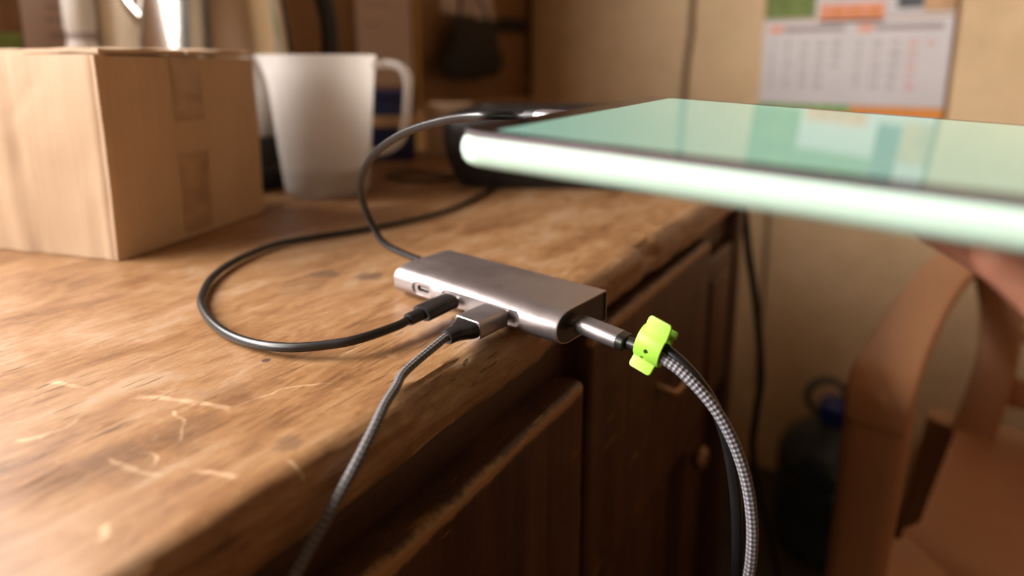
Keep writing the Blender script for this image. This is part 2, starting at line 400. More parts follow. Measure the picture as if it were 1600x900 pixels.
# ------------------------------------------------------------------ the room
XW, YW, ZC = -0.72, 1.45, 2.55
def struct(o): o['kind'] = 'structure'; return o
struct(box('floor', XW-.1, 2.7, -2.6, YW+.1, -.06, 0, m_floor))
struct(box('ceiling', XW-.1, 2.7, -2.6, YW+.1, ZC, ZC+.06, m_ceil))
struct(box('wall_back', XW-.1, 2.7, YW, YW+.1, 0, ZC, m_wall))
struct(box('wall_right', 2.6, 2.7, -2.6, YW, 0, ZC, m_board))
WY0, WY1, WZ0, WZ1 = -1.90, .23, 1.12, 1.74          # window opening in the left wall
bm = bmesh.new()
bbox(bm, XW-.1, XW, -2.6, WY0, 0, ZC); bbox(bm, XW-.1, XW, WY1, YW, 0, ZC)
bbox(bm, XW-.1, XW, WY0, WY1, 0, WZ0); bbox(bm, XW-.1, XW, WY0, WY1, WZ1, ZC)
struct(bob('wall_left', bm, m_wall))
wn = bpy.data.objects.new('window_1', None); COL.objects.link(wn); wn.location = (XW, WY0, WZ0); wn['kind'] = 'structure'
for a in ((WY0, WY0+.05, WZ0, WZ1), (WY1-.05, WY1, WZ0, WZ1), (WY0+.05, WY1-.05, WZ0, WZ0+.05), (WY0+.05, WY1-.05, WZ1-.05, WZ1),
          ((WY0+WY1)/2-.02, (WY0+WY1)/2+.02, WZ0+.05, WZ1-.05)):
    box('window_frame', XW-.07, XW-.02, a[0], a[1], a[2], a[3], m_frame, wn, .004)

# ------------------------------------------------------------------ worktop: worn slab with a chipped, rounded front edge
Y0, Y1, DEP, TH = -0.75, 0.745, -0.715, 0.026
def slab():
    prof = [(DEP, -TH), (DEP, 0)]
    xs = [DEP+.12, -.45, -.32, -.22, -.14, -.09, -.055, -.034, -.022]
    prof += [(x, 0) for x in xs]
    r = .0095
    for k in range(9):
        a = R(90-90*k/8); prof.append((-r*1.25+r*1.25*math.cos(a), -r+r*math.sin(a)))
    for z in (-.0125, -.0155, -.019, -.0225): prof.append((0, z))
    prof += [(-.001, -TH+.0012), (-.003, -TH)]
    ys = [Y0+i*.03 for i in range(int((0.0-Y0)/.03))]+[i*.0032 for i in range(int(Y1/.0032)+1)]+[Y1]
    secs = []
    for y in ys:
        s = []
        for x, z in prof:
            e = max(0, min(1, (x+.030)/.03))                      # only the front edge is worn
            n1 = mn.noise(V((3.1, y*9, z*30)))*.0016+mn.noise(V((7.7, y*34, z*110)))*.0011
            n2 = mn.noise(V((1.3, y*130, z*260)))*.0006
            ch = max(0, mn.noise(V((5.5, y*21, 0)))-.27)*.014*(1 if z > -.014 else .35)
            groove = -.0026*max(0, mn.noise(V((9.1, y*7, z*480)))-.02)
            dx = e*(n1+n2-ch+groove) if z < -.0005 else e*(-ch*.4)
            dz = e*(n1*.5-ch*.5-abs(n2)) if z > -.012 else 0
            if x < -.04: dx = dz = 0
            if -.0005 <= z and x > -.2: dz += mn.noise(V((y*8, x*20, 2)))*.0003
            s.append((x+dx, y, T+z+dz))
        secs.append(s)
    return loft('worktop', secs, m_top, None, True, 50)
tag(slab(), 'worn brown wooden worktop with scratches and a chipped rounded front edge', 'worktop')

# ------------------------------------------------------------------ cabinet under the worktop
cab = thing('wooden_cabinet', (-.35, 0, 0), 'dark wooden cabinet with drawers and doors under the worn worktop', 'cabinet')
zt = T-TH-.0005
bm = bmesh.new()
bbox(bm, DEP+.005, -.03, Y0+.02, Y0+.04, .06, zt); bbox(bm, DEP+.005, -.03, .715, .735, .06, zt)
bbox(bm, DEP+.005, DEP+.02, Y0+.04, .715, .06, zt); bbox(bm, DEP+.02, -.03, Y0+.04, .715, .06, .08)
bbox(bm, DEP+.02, -.03, Y0+.04, .715, .552, .565)
bob('carcass', bm, m_cab, cab)
box('plinth', DEP+.02, -.07, Y0+.03, .725, 0, .06, m_cab, cab)
box('top_rail', -.03, -.013, Y0+.02, .735, zt-.034, zt, m_caby, cab, .0015)
box('middle_rail', -.03, -.016, Y0+.02, .735, .552, .572, m_caby, cab, .0015)
box('end_post', -.03, -.001, .712, .737, .06, zt-.002, m_cab, cab, .004)
box('stile', -.03, -.010, .319, .330, .06, zt-.034, m_cab, cab, .001)
box('stile', -.03, -.010, .589, .601, .06, zt-.034, m_cab, cab, .001)
def rough_panel(name, y0, y1, z0, z1, x0, x1, mat, parent, bev=.004, amp=.0007):
    bm = bmesh.new(); bbox(bm, x0, x1, y0, y1, z0, z1, bev, 3)
    bmesh.ops.subdivide_edges(bm, edges=[e for e in bm.edges if e.calc_length() > .05], cuts=24, use_grid_fill=True)
    for v in bm.verts:
        if v.co.x > (x0+x1)/2:
            d = mn.noise(V((v.co.y*60, v.co.z*60, 1)))*amp; top = max(0, 1-(z1-v.co.z)/.006)
            v.co.x += d-top*max(0, mn.noise(V((v.co.y*45, 0, 4))))*.003; v.co.z -= top*abs(mn.noise(V((v.co.y*70, 3, 3))))*.002
    return bob(name, bm, mat, parent, True, 40)
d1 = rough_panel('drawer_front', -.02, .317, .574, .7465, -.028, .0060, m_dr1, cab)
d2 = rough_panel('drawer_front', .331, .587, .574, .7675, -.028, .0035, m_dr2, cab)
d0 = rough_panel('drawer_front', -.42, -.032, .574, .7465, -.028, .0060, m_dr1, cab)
d3 = box('drawer_front', -.028, -.004, .603, .708, .574, .7365, m_cab, cab, .005, 3)
box('raised_field', -.006, -.001, .620, .690, .595, .715, m_cab, d3, .004, 3)
def bail(yc, zc, parent):
    tube('handle', [(.0, yc-.021, zc+.004), (.010, yc-.020, zc+.002), (.014, yc-.012, zc-.003), (.0155, yc, zc-.004), (.014, yc+.012, zc-.003), (.010, yc+.020, zc+.002), (0, yc+.021, zc+.004)],
         .0032, m_brass, parent)
    for s in (-1, 1): lathe('rosette', [(0, 0), (.007, 0), (.006, .002), (.003, .003), (0, .003)], (0.0005, yc+s*.021, zc+.004), m_brass, parent, 16, M=Matrix.Rotation(PI/2, 4, 'Y'))
bail(.474, .676, d2); bail(.15, .66, d1); bail(-.226, .66, d0)
def door(y0, y1, ky):
    d = box('door', -.036, -.022, y0, y1, .085, .549, m_cab, cab, .003)
    if ky is not None: lathe('knob', [(0, 0), (.006, 0), (.0055, .008), (.012, .014), (.0135, .020), (.010, .025), (0, .027)], (-.022, ky, .5175), m_brass, d, 20, M=Matrix.Rotation(PI/2, 4, 'Y'))
door(.603, .708, .622); door(.332, .587, None); door(-.02, .317, .30); door(-.42, -.032, -.05)

# ------------------------------------------------------------------ usb hub
HO = V((-.0854, .2545, T)); HA = -.1176
hu = V((math.cos(HA), math.sin(HA), 0)); hv = V((-math.sin(HA), math.cos(HA), 0)); hw = V((0, 0, 1))
HL, HW, HH = .1130, .0445, .0168
HM = Matrix(((hu.x, hv.x, 0, HO.x), (hu.y, hv.y, 0, HO.y), (0, 0, 1, HO.z+.0003), (0, 0, 0, 1)))
def hsec(u, inset=0):
    """hub cross-section: bull-nosed front, nearly square back"""
    p = []; rv, rw, rb = .0125, HH/2, .0016
    for k in range(25):
        a = -PI/2+PI*k/24; c, s = math.cos(a), math.sin(a)
        p.append((rv-math.copysign(abs(c)**.8, c)*(rv-inset), rw+math.copysign(abs(s)**.92, s)*(rw-inset)))
    for a0, cy, cz in ((90, HW-rb, HH-rb), (0, HW-rb, rb)):
        for k in range(5):
            a = R(a0-90*k/4); p.append((cy+(rb-inset)*math.cos(a), cz+(rb-inset)*math.sin(a)))
    return [HM @ V((u, a, b)) for a, b in p]
hub = thing('usb_hub', HO+hu*HL/2+hv*HW/2, 'grey aluminium hub lying across the worktop edge with plugs in it', 'usb hub')
body = loft('body', [hsec(.0004, .0004), hsec(.0010, 0), hsec(HL-.0006, 0), hsec(HL, .0003)], m_alu, hub)
def pillprism(u0, u1, w0, w1, v0, v1, name='cutter', mat=None, parent=None, r=None):
    r = r or (w1-w0)/2*.999; uc, wc = (u0+u1)/2, (w0+w1)/2
    lp = rrect(u1-u0, w1-w0, r, 6)
    return loft(name, [[HM @ V((uc+a, v, wc+b)) for a, b in lp] for v in (v0, v1)], mat, parent)
def endcut(u0, u1, inset):
    o = loft('cutter', [hsec(u0, inset), hsec(u1, inset)], None); return o
booldiff(body, [endcut(HL-.0012, HL+.003, .00075), pillprism(.0160, .0318, .0048, .0124, -.003, .0011), pillprism(.0385, .0915, .0042, .0131, -.003, .0012), pillprism(.0192, .0284, .0069, .0103, -.003, .007)])
endcap = loft('end_cap', [hsec(HL-.0030, .0008), hsec(HL-.0009, .0008)], m_blkp, hub)
pillprism(.0200, .0276, .0077, .0095, .0060, .0069, 'usb_c_port', m_dark, hub)
pillprism(.0209, .0267, .0082, .0090, .0022, .0066, 'port_tongue', m_conn, hub, .0003)

def plug(name, frame, segs, mat, parent, power=None):
    """lofted plug body: segs are (distance, width, height, corner) along frame's first axis"""
    M = frame
    return loft(name, [[M @ V((d, a, b)) for a, b in rrect(w_, h_, r_, 6)] for d, w_, h_, r_ in segs], mat, parent)
def frame(o, x, z=V((0, 0, 1))):
    x = x.normalized(); y = z.cross(x).normalized(); z = x.cross(y)
    return Matrix(((x.x, y.x, z.x, o.x), (x.y, y.y, z.y, o.y), (x.z, y.z, z.z, o.z), (0, 0, 0, 1)))
HP = lambda u, v, w_: HM @ V((u, v, w_))

# black usb-c plug and the black cable that lies in a loop on the worktop
c1 = thing('black_cable', onz(400, 538, T), 'black round cable looping over the worktop to a black usb plug', 'cable')
dB = (-hv+hu*.02-hw*.03).normalized(); fB = frame(HP(.0470, 0, .0086), dB)
plug('plug_tip', fB, [(-.004, .0083, .0026, .0012), (.0012, .0083, .0026, .0012)], m_conn, c1)
pb = plug('plug_body', fB, [(.0009, .0098, .0052, .0024), (.0016, .0122, .0070, .0033), (.0215, .0122, .0070, .0033), (.0223, .0116, .0064, .003)], m_blkp, c1)
plug('strain_relief', fB, [(.0220, .0070, .0062, .0030), (.0305, .0066, .0060, .0029), (.0312, .0058, .0055, .0026)], m_blkp, c1)
eB = fB @ V((.0312, 0, 0))
rc = .00215
pa = [fB @ V((.028, 0, 0)), eB, fB @ V((.038, 0, -.0006))]
for (x, y), z in zip([(560,530),(510,539),(455,543),(403,538),(360,524),(330,502),(315,477),(317,458),(333,432),(372,405),(430,382),(500,369),(560,360),(622,348),(690,331),(740,311),(772,292)],
                     [.0066,.0052,.0040,.0030]+[.0024]*13): pa.append(onz(x, y, T+z+.0006))
tube('cable', pa, rc, m_blk, c1, 16, 6)

# grey usb-a plug with a braided cable that drops over the front edge
c2 = thing('braided_cable', HP(.0775, -.03, 0), 'grey braided cable dropping over the worktop edge from a wide grey usb plug', 'cable')
dA = (-hv-hu*.015-hw*.02).normalized(); fA = frame(HP(.0775, 0, .0088), dA)
plug('plug_tip', fA, [(-.005, .0122, .0045, .0004), (.0016, .0122, .0045, .0004)], m_conn, c2)
plug('plug_housing', fA, [(.0012, .0160, .0080, .0016), (.0016, .0166, .0086, .0020), (.0205, .0166, .0086, .0020), (.0208, .0160, .0080, .0018)], m_alu2, c2)
plug('plug_boot', fA, [(.0206, .0158, .0078, .0034), (.0225, .0154, .0077, .0036), (.0255, .0120, .0072, .0035), (.0290, .0086, .0068, .0033), (.0335, .0076, .0066, .0032), (.0343, .0068, .006, .0029)], m_blkp, c2)
pa = [fA @ V((.030, 0, 0)), fA @ V((.0343, 0, 0)), fA @ V((.039, .0005, -.0004))]
pa += [V((-.0125, .1835, T+.0042)), V((-.0070, .1715, T+.0038)), V((-.0022, .1600, T+.0030)), V((.0022, .150, T+.0005)), V((.0048, .138, T-.0065)), V((.0058, .1255, T-.0155)), V((.0062, .113, T-.0250)), V((.0068, .101, T-.0350)), V((.0075, .089, T-.046)), V((.011, .080, T-.060)), V((.011, .066, T-.085)), V((.012, .052, T-.14)), V((.014, .035, T-.28)), V((.018, .015, T-.52)), V((.030, -.01, T-.70)), V((.060, -.04, T-.785)), V((.12, -.09, .004)), V((.24, -.14, .004)), V((.36, -.12, .004))]
tube('cable', pa, .00195, m_braid2, c2, 20, 8)

# hub's own lead: from its left end up in an arc to the tablet
TP = CAM+ray(773, 204)*.185/1000                       # near-left corner of the lit screen
e1 = V((-.9986, -.0204, .0478)); e2 = V((-.0202, .9997, .0107)); e1.normalize(); e2 = (e2-e1*e2.dot(e1)).normalized(); e3 = e2.cross(e1).normalized()
if e3.z < 0: e3 = -e3
TM = Matrix(((-e1.x, e2.x, e3.x, TP.x), (-e1.y, e2.y, e3.y, TP.y), (-e1.z, e2.z, e3.z, TP.z), (0, 0, 0, 1)))   # local x right, y away, z up
BZ, TLX, TLY, TTH = .0085, .232, .161, .0098
port = TM @ V((-BZ-.0014, TLY*.47, -.0040))
c3 = thing('hub_lead', HP(-.004, .033, 0), 'short black lead arcing up from the hub to the mint tablet', 'cable')
hs = HP(0, .0345, .0084)
tube('strain_relief', [hs+hu*.0005, hs-hu*.0035, hs-hu*.0045], [.0037, .0034, .003], m_alu2, c3, 16, 4, False)
pd = (-TM.to_3x3().col[0]).normalized()
pd = (V((-1, -.03, .00))).normalized()
pe = port+pd*.0225
pa = [hs-hu*.002, hs-hu*.006]
for x, y, D in [(606,384,.388),(584,355,.392),(569,322,.388),(563.5,292,.378),(571,262,.362),(592,234,.342),(634,207,.318),(692,188.5,.292),(752,181,.268)]: pa.append(atd(x, y, D))
pa += [pe+pd*.006, pe-pd*.003]
tube('cable', pa, .0021, m_blk, c3, 16, 8)
fT = frame(pe, -pd, TM.to_3x3().col[2])
plug('plug_collar', fT, [(-.0006, .0058, .0046, .002), (0, .0086, .0058, .0026), (.0050, .0094, .0062, .0028)], m_blks, c3)
plug('plug_housing', fT, [(.0050, .0100, .0058, .0027), (.0053, .0104, .0062, .0029), (.0205, .0104, .0062, .0029), (.0209, .0100, .0058, .0027)], m_alu2, c3)
plug('plug_tip', fT, [(.0208, .0083, .0026, .0012), (.0260, .0083, .0026, .0012)], m_conn, c3)

# charging cable out of the hub's right end
c4 = thing('charging_cable', HP(HL+.03, .018, 0), 'black cable hanging from the slim grey plug in the end of the hub', 'cable')
dD = (hu-hw*.09+hv*.01).normalized(); fD = frame(HP(HL-.0009, .0165, .0086), dD)
plug('plug_tip', fD, [(-.001, .0083, .0026, .0012), (.004, .0083, .0026, .0012)], m_conn, c4)
plug('plug_housing', fD, [(.0030, .0106, .0066, .0030), (.0034, .0112, .0072, .0034), (.0246, .0112, .0072, .0034), (.0249, .0106, .0066, .0032)], m_alu2, c4)
plug('plug_collar', fD, [(.0247, .0108, .0070, .0033), (.0278, .0106, .0068, .0032), (.0284, .0092, .0062, .0029)], m_blkp, c4)
plug('strain_relief', fD, [(.0280, .0058, .0056, .0026), (.0370, .0058, .0056, .0026)], m_blkp, c4)
s0 = fD @ V((.036, 0, 0))
pk = [fD @ V((.030, 0, 0)), s0, atd(1026,538,.2600), atd(1058,560,.2530), atd(1090,594,.2480), atd(1117,636,.2450), atd(1136,690,.2440), atd(1148,760,.2445), atd(1152,830,.2455), atd(1151,900,.2470), atd(1146,990,.249)]
q = pk[-1]; pk += [V((q.x-.012, q.y-.004, .56)), V((q.x-.020, q.y, .36)), V((q.x-.012, q.y+.010, .16)), V((q.x+.015, q.y+.03, .040)), V((q.x+.06, q.y+.05, .0045)), V((q.x+.15, q.y+.04, .004)), V((q.x+.28, q.y-.02, .004))]
tube('cable', pk, .0025, m_blk, c4, 16, 8)
c5 = thing('strapped_braided_cable', atd(1170, 900, .235), 'light grey braided cable hanging under the lime green strap', 'cable')
pg = [atd(1002,541,.2620), atd(1017,549,.2585), atd(1036,560,.2540), atd(1064,580,.2490), atd(1096,612,.2440), atd(1125,650,.2400), atd(1150,700,.2370), atd(1167,755,.2350), atd(1175,815,.2340), atd(1174,870,.2340), atd(1167,920,.2345), atd(1158,1000,.236)]
q = pg[-1]; pg += [V((q.x-.010, q.y-.012, .57)), V((q.x-.016, q.y-.016, .36)), V((q.x-.004, q.y-.014, .16)), V((q.x+.030, q.y-.005, .040)), V((q.x+.08, q.y-.005, .0045)), V((q.x+.18, q.y-.04, .004)), V((q.x+.30, q.y-.09, .004))]
tube('cable', pg, .0024, m_braid, c5, 20, 10)

# lime silicone strap round the two cables
def strap():
    ax = (dD-hw*.16).normalized(); ctr = (pk[2]+pg[1])/2-ax*.0004+V((0, 0, .0010)); f = frame(ctr, ax)
    st = thing('cable_strap', ctr, 'lime green silicone strap with holes and tabs round two cables', 'cable strap')
    ro, th, wd = .0073, .0012, .0122; n = 48
    secs = []
    for k in range(n+1):
        a = 2*PI*k/n; c, s = math.cos(a), math.sin(a); rv, rw_ = ro*.80, ro
        P = V((0, rv*c, rw_*s)); N = V((0, c, s))
        secs.append([f @ (P+N*b+V((x, 0, 0))) for x, b in rrect(wd, th, .0005, 3)])
    bm = bmesh.new(); rings = [[bm.verts.new(p) for p in s] for s in secs[:-1]]; m = len(rings[0])
    for i in range(n):
        a, b = rings[i], rings[(i+1) % n]
        for k in range(m): bm.faces.new([a[k], a[(k+1) % m], b[(k+1) % m], b[k]])
    band = bob('band', bm, m_green, st, True, 40)
    cyl = []
    vd = (CAM-ctr).normalized()
    for dx, ang in ((.0008, 186), (-.0004, 221)):
        a = R(ang); d = V((0, math.cos(a), math.sin(a))); p = V((dx-.0008, ro*.8*d.y, ro*d.z))
        bm = bmesh.new(); q = (f.to_3x3() @ d).to_track_quat('Z', 'Y').to_matrix().to_4x4()
        bmesh.ops.create_cone(bm, cap_ends=True, segments=20, radius1=.00115, radius2=.00115, depth=.004, matrix=Matrix.Translation(f @ p) @ q)
        cyl.append(bob('cutter', bm, None))
    booldiff(band, cyl)
    def tab(ang, dx, w_, ln, dy, dz):
        a = R(ang); base = V((dx, ro*.8*math.cos(a), ro*math.sin(a))); d = V((0, dy, dz)).normalized(); nn = V((0, -dz, dy)).normalized()
        secs = [[f @ (base+d*s*ln+V((x, 0, 0))+nn*b) for x, b in rrect(w_*k, .0014, .0006, 3)] for s, k in ((-.12, .98), (.0, 1), (.74, 1), (.9, .94), (.97, .86), (1, .76))]
        loft('tab', secs, m_green, st)
    tab(122, .0008, .0112, .0076, .22, 1)
    tab(242, -.0006, .0108, .0056, -.62, -.80)
    tab(58, .0046, .0066, .0030, .35, .9)
strap()

# ------------------------------------------------------------------ tablet
tb = thing('tablet', TM @ V((TLX/2, TLY/2, -TTH)), 'mint green tablet held level above the hub, its screen glowing mint', 'tablet')
def plate(name, x0, x1, y0, y1, prof, r, mat, parent):
    """flat body with a rounded outline; prof is (inset, z) from bottom to top"""
    secs = []
    for ins, z in prof:
        secs.append([TM @ V(((x0+x1)/2+a, (y0+y1)/2+b, z)) for a, b in rrect(x1-x0-2*ins, y1-y0-2*ins, max(r-ins, .0005), 8)])
    return loft(name, secs, mat, parent)
X0, X1, YY0, YY1 = -BZ-.0040, TLX+BZ, -.0062, TLY+BZ
hh = TTH/2; prof = []
for k in range(15):
    a = -PI/2+PI*k/14; prof.append((hh*.92*(1-abs(math.cos(a))**.75) if abs(math.cos(a)) > 1e-6 else hh*.92, -.0009-hh+hh*math.sin(a)))
prof = [(prof[0][0]+.004, prof[0][1])]+prof
plate('back_case', X0, X1, YY0, YY1, prof, .011, m_mint, tb)
plate('rim', X0+.0014, X1-.0014, YY0+.0013, YY1-.0014, [(0, -.0020), (0, -.0006), (.0004, -.00035)], .009, m_rim, tb)
plate('bezel_glass', X0+.0019, X1-.0019, YY0+.0018, YY1-.0019, [(0, -.0008), (0, -.0002), (.0002, 0)], .0085, m_bezel, tb)
plate('screen', 0, TLX, 0, TLY, [(0, -.0004), (0, .00004)], .002, m_screen, tb)

# ------------------------------------------------------------------ hand holding the tablet from below
def capsule(bm, pts, rad, n=16, res=5):
    q = catmull([V((*p, r)) for p, r in zip([V(p) for p in pts], rad)], res)
    P = [v.xyz for v in q]; rr = [v.w for v in q]
    tg = [(P[min(i+1, len(P)-1)]-P[max(i-1, 0)]).normalized() for i in range(len(P))]
    N = tg[0].orthogonal().normalized(); secs = []
    def ring(c, t, r):
        nonlocal N
        N = (N-t*N.dot(t)).normalized(); b = t.cross(N)
        return [c+(N*math.cos(2*PI*k/n)+b*math.sin(2*PI*k/n))*r for k in range(n)]
    for a in (80, 60, 40, 20): secs.append(ring(P[0]-tg[0]*rr[0]*math.sin(R(a)), tg[0], rr[0]*math.cos(R(a))))
    for p, t, r in zip(P, tg, rr): secs.append(ring(p, t, r))
    for a in (20, 40, 60, 80): secs.append(ring(P[-1]+tg[-1]*rr[-1]*math.sin(R(a)), tg[-1], rr[-1]*math.cos(R(a))))
    loft('', secs, None, bm=bm)
def hand():
    bm = bmesh.new()
    cl = lambda la, D, z: CAM+fw*D+rt*la+up*z         # lateral, forward, height relative to the lens
    def fing(tip, kn, r0, r1, sagz=.006):
        tip, kn = V(tip), V(kn)
        a = tip.lerp(kn, .30)+up*(-.001); b = tip.lerp(kn, .60)+up*(-sagz)
        capsule(bm, [tip, a, b, kn, kn.lerp(wr, .3)], [r0*.92, r0, r0*1.06, r1, r1*1.1])
    wr = cl(.296, .188, -.112)
    i_t, i_k = atd(1562, 402, .156), cl(.190, .152, -.100)
    m_t, m_k = atd(1455, 346, .190), cl(.200, .174, -.086)
    r_t, r_k = cl(.150, .213, -.0510), cl(.212, .200, -.084)
    p_t, p_k = cl(.176, .234, -.0490), cl(.219, .222, -.084)
    fing(i_t, i_k, .0071, .0092); fing(m_t, m_k, .0074, .0095, .003); fing(r_t, r_k, .0070, .009); fing(p_t, p_k, .0060, .008)
    for k, r in ((i_k, .0125), (m_k, .013), (r_k, .0125), (p_k, .0115)):       # palm, one ridge for each metacarpal
        capsule(bm, [k, k.lerp(wr, .5)-up*.003, wr], [r, r*1.15, .017])
    capsule(bm, [wr-fw*.004, cl(.262, .140, -.116), cl(.232, .118, -.096), cl(.212, .108, -.074), cl(.200, .104, -.0545)], [.017, .0145, .0115, .0098, .0085])   # thumb
    capsule(bm, [wr-rt*.01, wr+rt*.05-up*.035, wr+rt*.16-up*.11, wr+rt*.27-up*.18], [.021, .025, .034, .040])
    o = bob('person_hand', bm, m_skin, None, True)
    m = o.modifiers.new('r', 'REMESH'); m.mode = 'VOXEL'; m.voxel_size = .0016
    s = o.modifiers.new('s', 'SMOOTH'); s.factor = .5; s.iterations = 8
    bake(o)
    for p in o.data.polygons: p.use_smooth = True
    o.data.materials.clear(); o.data.materials.append(m_skin)
    return o
tag(hand(), 'hand with bent fingers supporting the mint tablet from underneath', 'hand')

# ------------------------------------------------------------------ cardboard box
BN = V((-.2802, .2039, 0)); br = V((-.2874, .9578, 0)).normalized(); bl = V((-br.y, br.x, 0))
BR_, BL_, BH = .1475, .215, .1345
def bP(l, r, z): return BN+bl*l+br*r+V((0, 0, T+.0006+z))
cb = thing('cardboard_box', bP(BL_/2, BR_/2, 0), 'brown cardboard box with tape on its shaded side, left on the worktop', 'cardboard box')
def side(name, pf, wd, off=None, z1=BH):
    nu, nz = 40, 28; secs = []; bm = bmesh.new(); th = .003
    G = [[None]*(nz+1) for _ in range(nu+1)]; H = [[None]*(nz+1) for _ in range(nu+1)]
    for i in range(nu+1):
        for j in range(nz+1):
            u, z = wd*i/nu, z1*j/nz; d = off(u, z) if off else 0
            G[i][j] = bm.verts.new(pf(u, z, d)); H[i][j] = bm.verts.new(pf(u, z, d-th))
    for i in range(nu):
        for j in range(nz):
            bm.faces.new([G[i][j], G[i+1][j], G[i+1][j+1], G[i][j+1]]); bm.faces.new([H[i][j], H[i][j+1], H[i+1][j+1], H[i+1][j]])
    for j in range(nz):
        bm.faces.new([G[0][j], G[0][j+1], H[0][j+1], H[0][j]]); bm.faces.new([G[nu][j], H[nu][j], H[nu][j+1], G[nu][j+1]])
    for i in range(nu):
        bm.faces.new([G[i][0], H[i][0], H[i+1][0], G[i+1][0]]); bm.faces.new([G[i][nz], G[i+1][nz], H[i+1][nz], H[i][nz]])
    return bob(name, bm, m_card, cb, True, 45)
def dl(u, z):                                              # lit side: soft folds, rounded corner
    d = -.0035*max(0, 1-u/.004)**2
    uc = .070+.010*(z/BH); d -= .0011*math.exp(-((u-uc)/.0012)**2); d += .0016*max(0, 1-abs(u-uc-.012)/.012)
    d -= .0013*math.exp(-((u-.016-.004*(z/BH))/.0014)**2)
    d -= .0011*math.exp(-((z-(.118-(u-.05)*.9))/.0013)**2)*(1 if .052 < u < .085 else 0)
    return d+.0012*math.sin(PI*z/BH)*math.sin(PI*u/BL_)+mn.noise(V((u*30, z*30, 0)))*.0006
def dr(u, z):
    d = -.003*max(0, 1-u/.004)**2; return d+.001*math.sin(PI*z/BH)+mn.noise(V((u*30, z*30, 5)))*.0006
side('side_panel', lambda u, z, d: bP(u, -d, z), BL_, dl)
side('side_panel', lambda u, z, d: bP(-d, u, z-(.0008+.0018*(u/BR_))*z/BH), BR_, dr)
side('side_panel', lambda u, z, d: bP(BL_+d, u, z), BR_, None, BH-.002)
side('side_panel', lambda u, z, d: bP(u, BR_+d, z), BL_, None, BH-.004)
bx_ = lambda n, l0, l1, r0, r1, z0, z1, m, p: box(n, l0, l1, r0, r1, z0, z1, m, p, .0008, 2, Matrix(((bl.x, br.x, 0, BN.x), (bl.y, br.y, 0, BN.y), (0, 0, 1, T+.0006), (0, 0, 0, 1))))
bx_('bottom_flap', .003, BL_-.003, .003, BR_-.003, .0, .003, m_card, cb)
def topflap(r0, r1):
    nu, nv = 40, 10; bm = bmesh.new(); G = {}
    for i in range(nu+1):
        for j in range(nv+1):
            l = BL_*i/nu; r = r0+(r1-r0)*j/nv
            z = BH+.0004+.0012*mn.noise(V((l*40, r*40, 8)))+.0010*math.sin(l*60)*(1-i/nu)
            for s, q in ((0, z), (1, z+.003)): G[i, j, s] = bm.verts.new(bP(-.0005+l, r, q))
    for i in range(nu):
        for j in range(nv):
            bm.faces.new([G[i,j,1], G[i+1,j,1], G[i+1,j+1,1], G[i,j+1,1]]); bm.faces.new([G[i,j,0], G[i,j+1,0], G[i+1,j+1,0], G[i+1,j,0]])
    for i in range(nu):
        for j in (0, nv): bm.faces.new([G[i,j,0], G[i+1,j,0], G[i+1,j,1], G[i,j,1]])
    for j in range(nv):
        for i in (0, nu): bm.faces.new([G[i,j,0], G[i,j,1], G[i,j+1,1], G[i,j+1,0]])
    bob('top_flap', bm, m_card, cb, True, 45)
topflap(.0006, BR_/2-.001); topflap(BR_/2+.001, BR_)
def tape(r0, r1, z0, z1, lab):
    bm = bmesh.new(); n = 10; m = 24; A = {}
    for i in range(n+1):
        for j in range(m+1):
            r = r0+(r1-r0)*i/n; z = z0+(z1-z0)*j/m; d = dr(r, z)+.0004+max(0, mn.noise(V((r*60, z*140, 3))))*.0005
            for s, q in ((0, d), (1, d-.0003)): A[i, j, s] = bm.verts.new(bP(-q, r, z-(.0008+.0018*(r/BR_))*z/BH))
    for i in range(n):
        for j in range(m):
            bm.faces.new([A[i,j,0], A[i+1,j,0], A[i+1,j+1,0], A[i,j+1,0]]); bm.faces.new([A[i,j,1], A[i,j+1,1], A[i+1,j+1,1], A[i+1,j,1]])
    bob('tape_strip', bm, m_tape, cb, True)['label'] = lab
tape(.057, .085, .088, BH+.001, 'short strip of clear packing tape'); tape(.057, .085, .004, .064, 'lower strip of clear packing tape')

# ------------------------------------------------------------------ measuring jug
jc = V((-.3445, .4375, T+.0004)); JH = .1365
jug = thing('measuring_jug', jc, 'translucent white plastic measuring jug with handle, beside the cardboard box', 'jug')
def jug_body():
    n = 64; bm = bmesh.new(); rings = []
    jr = lambda z: .0405+.0120*(z/JH)**.9
    prof = [(0, .0012), (.036, .0012)]
    levels = [(.0375, 0), (.0395, .0012)]+[(jr(z), z) for z in [JH*k/16 for k in range(1, 17)]]
    inner = [(jr(z)-.0016, z) for z in [JH*k/16 for k in range(16, 0, -1)]]+[(.038, .004), (.0, .004)]
    allp = [(0, 0)]+levels+inner
    sp = math.atan2(-rt.y, -rt.x)                          # the spout points to the left
    for i, (r, z) in enumerate(allp):
        if r < 1e-6: rings.append([bm.verts.new((0, 0, z))]); continue
        row = []
        for k in range(n):
            a = 2*PI*k/n; da = (a-sp+PI) % (2*PI)-PI
            ex = .0115*math.exp(-(da/.30)**2)*max(0, (z-JH*.74)/(JH*.26))**1.3 if z > JH*.74 else 0
            lip = .0012 if z > JH*.985 and i <= len(levels) else 0
            row.append(bm.verts.new(((r+ex+lip)*math.cos(a), (r+ex+lip)*math.sin(a), z)))
        rings.append(row)
    for a, b in zip(rings, rings[1:]):
        for k in range(n):
            f = [a[k % len(a)], a[(k+1) % n % len(a)], b[(k+1) % n % len(b)], b[k % len(b)]]; u = []
            for v in f:
                if v not in u: u.append(v)
            if len(u) > 2: bm.faces.new(u)
    bmesh.ops.translate(bm, verts=bm.verts, vec=jc)
    return bob('jug_body', bm, m_jug, jug, True, 50)
jug_body()
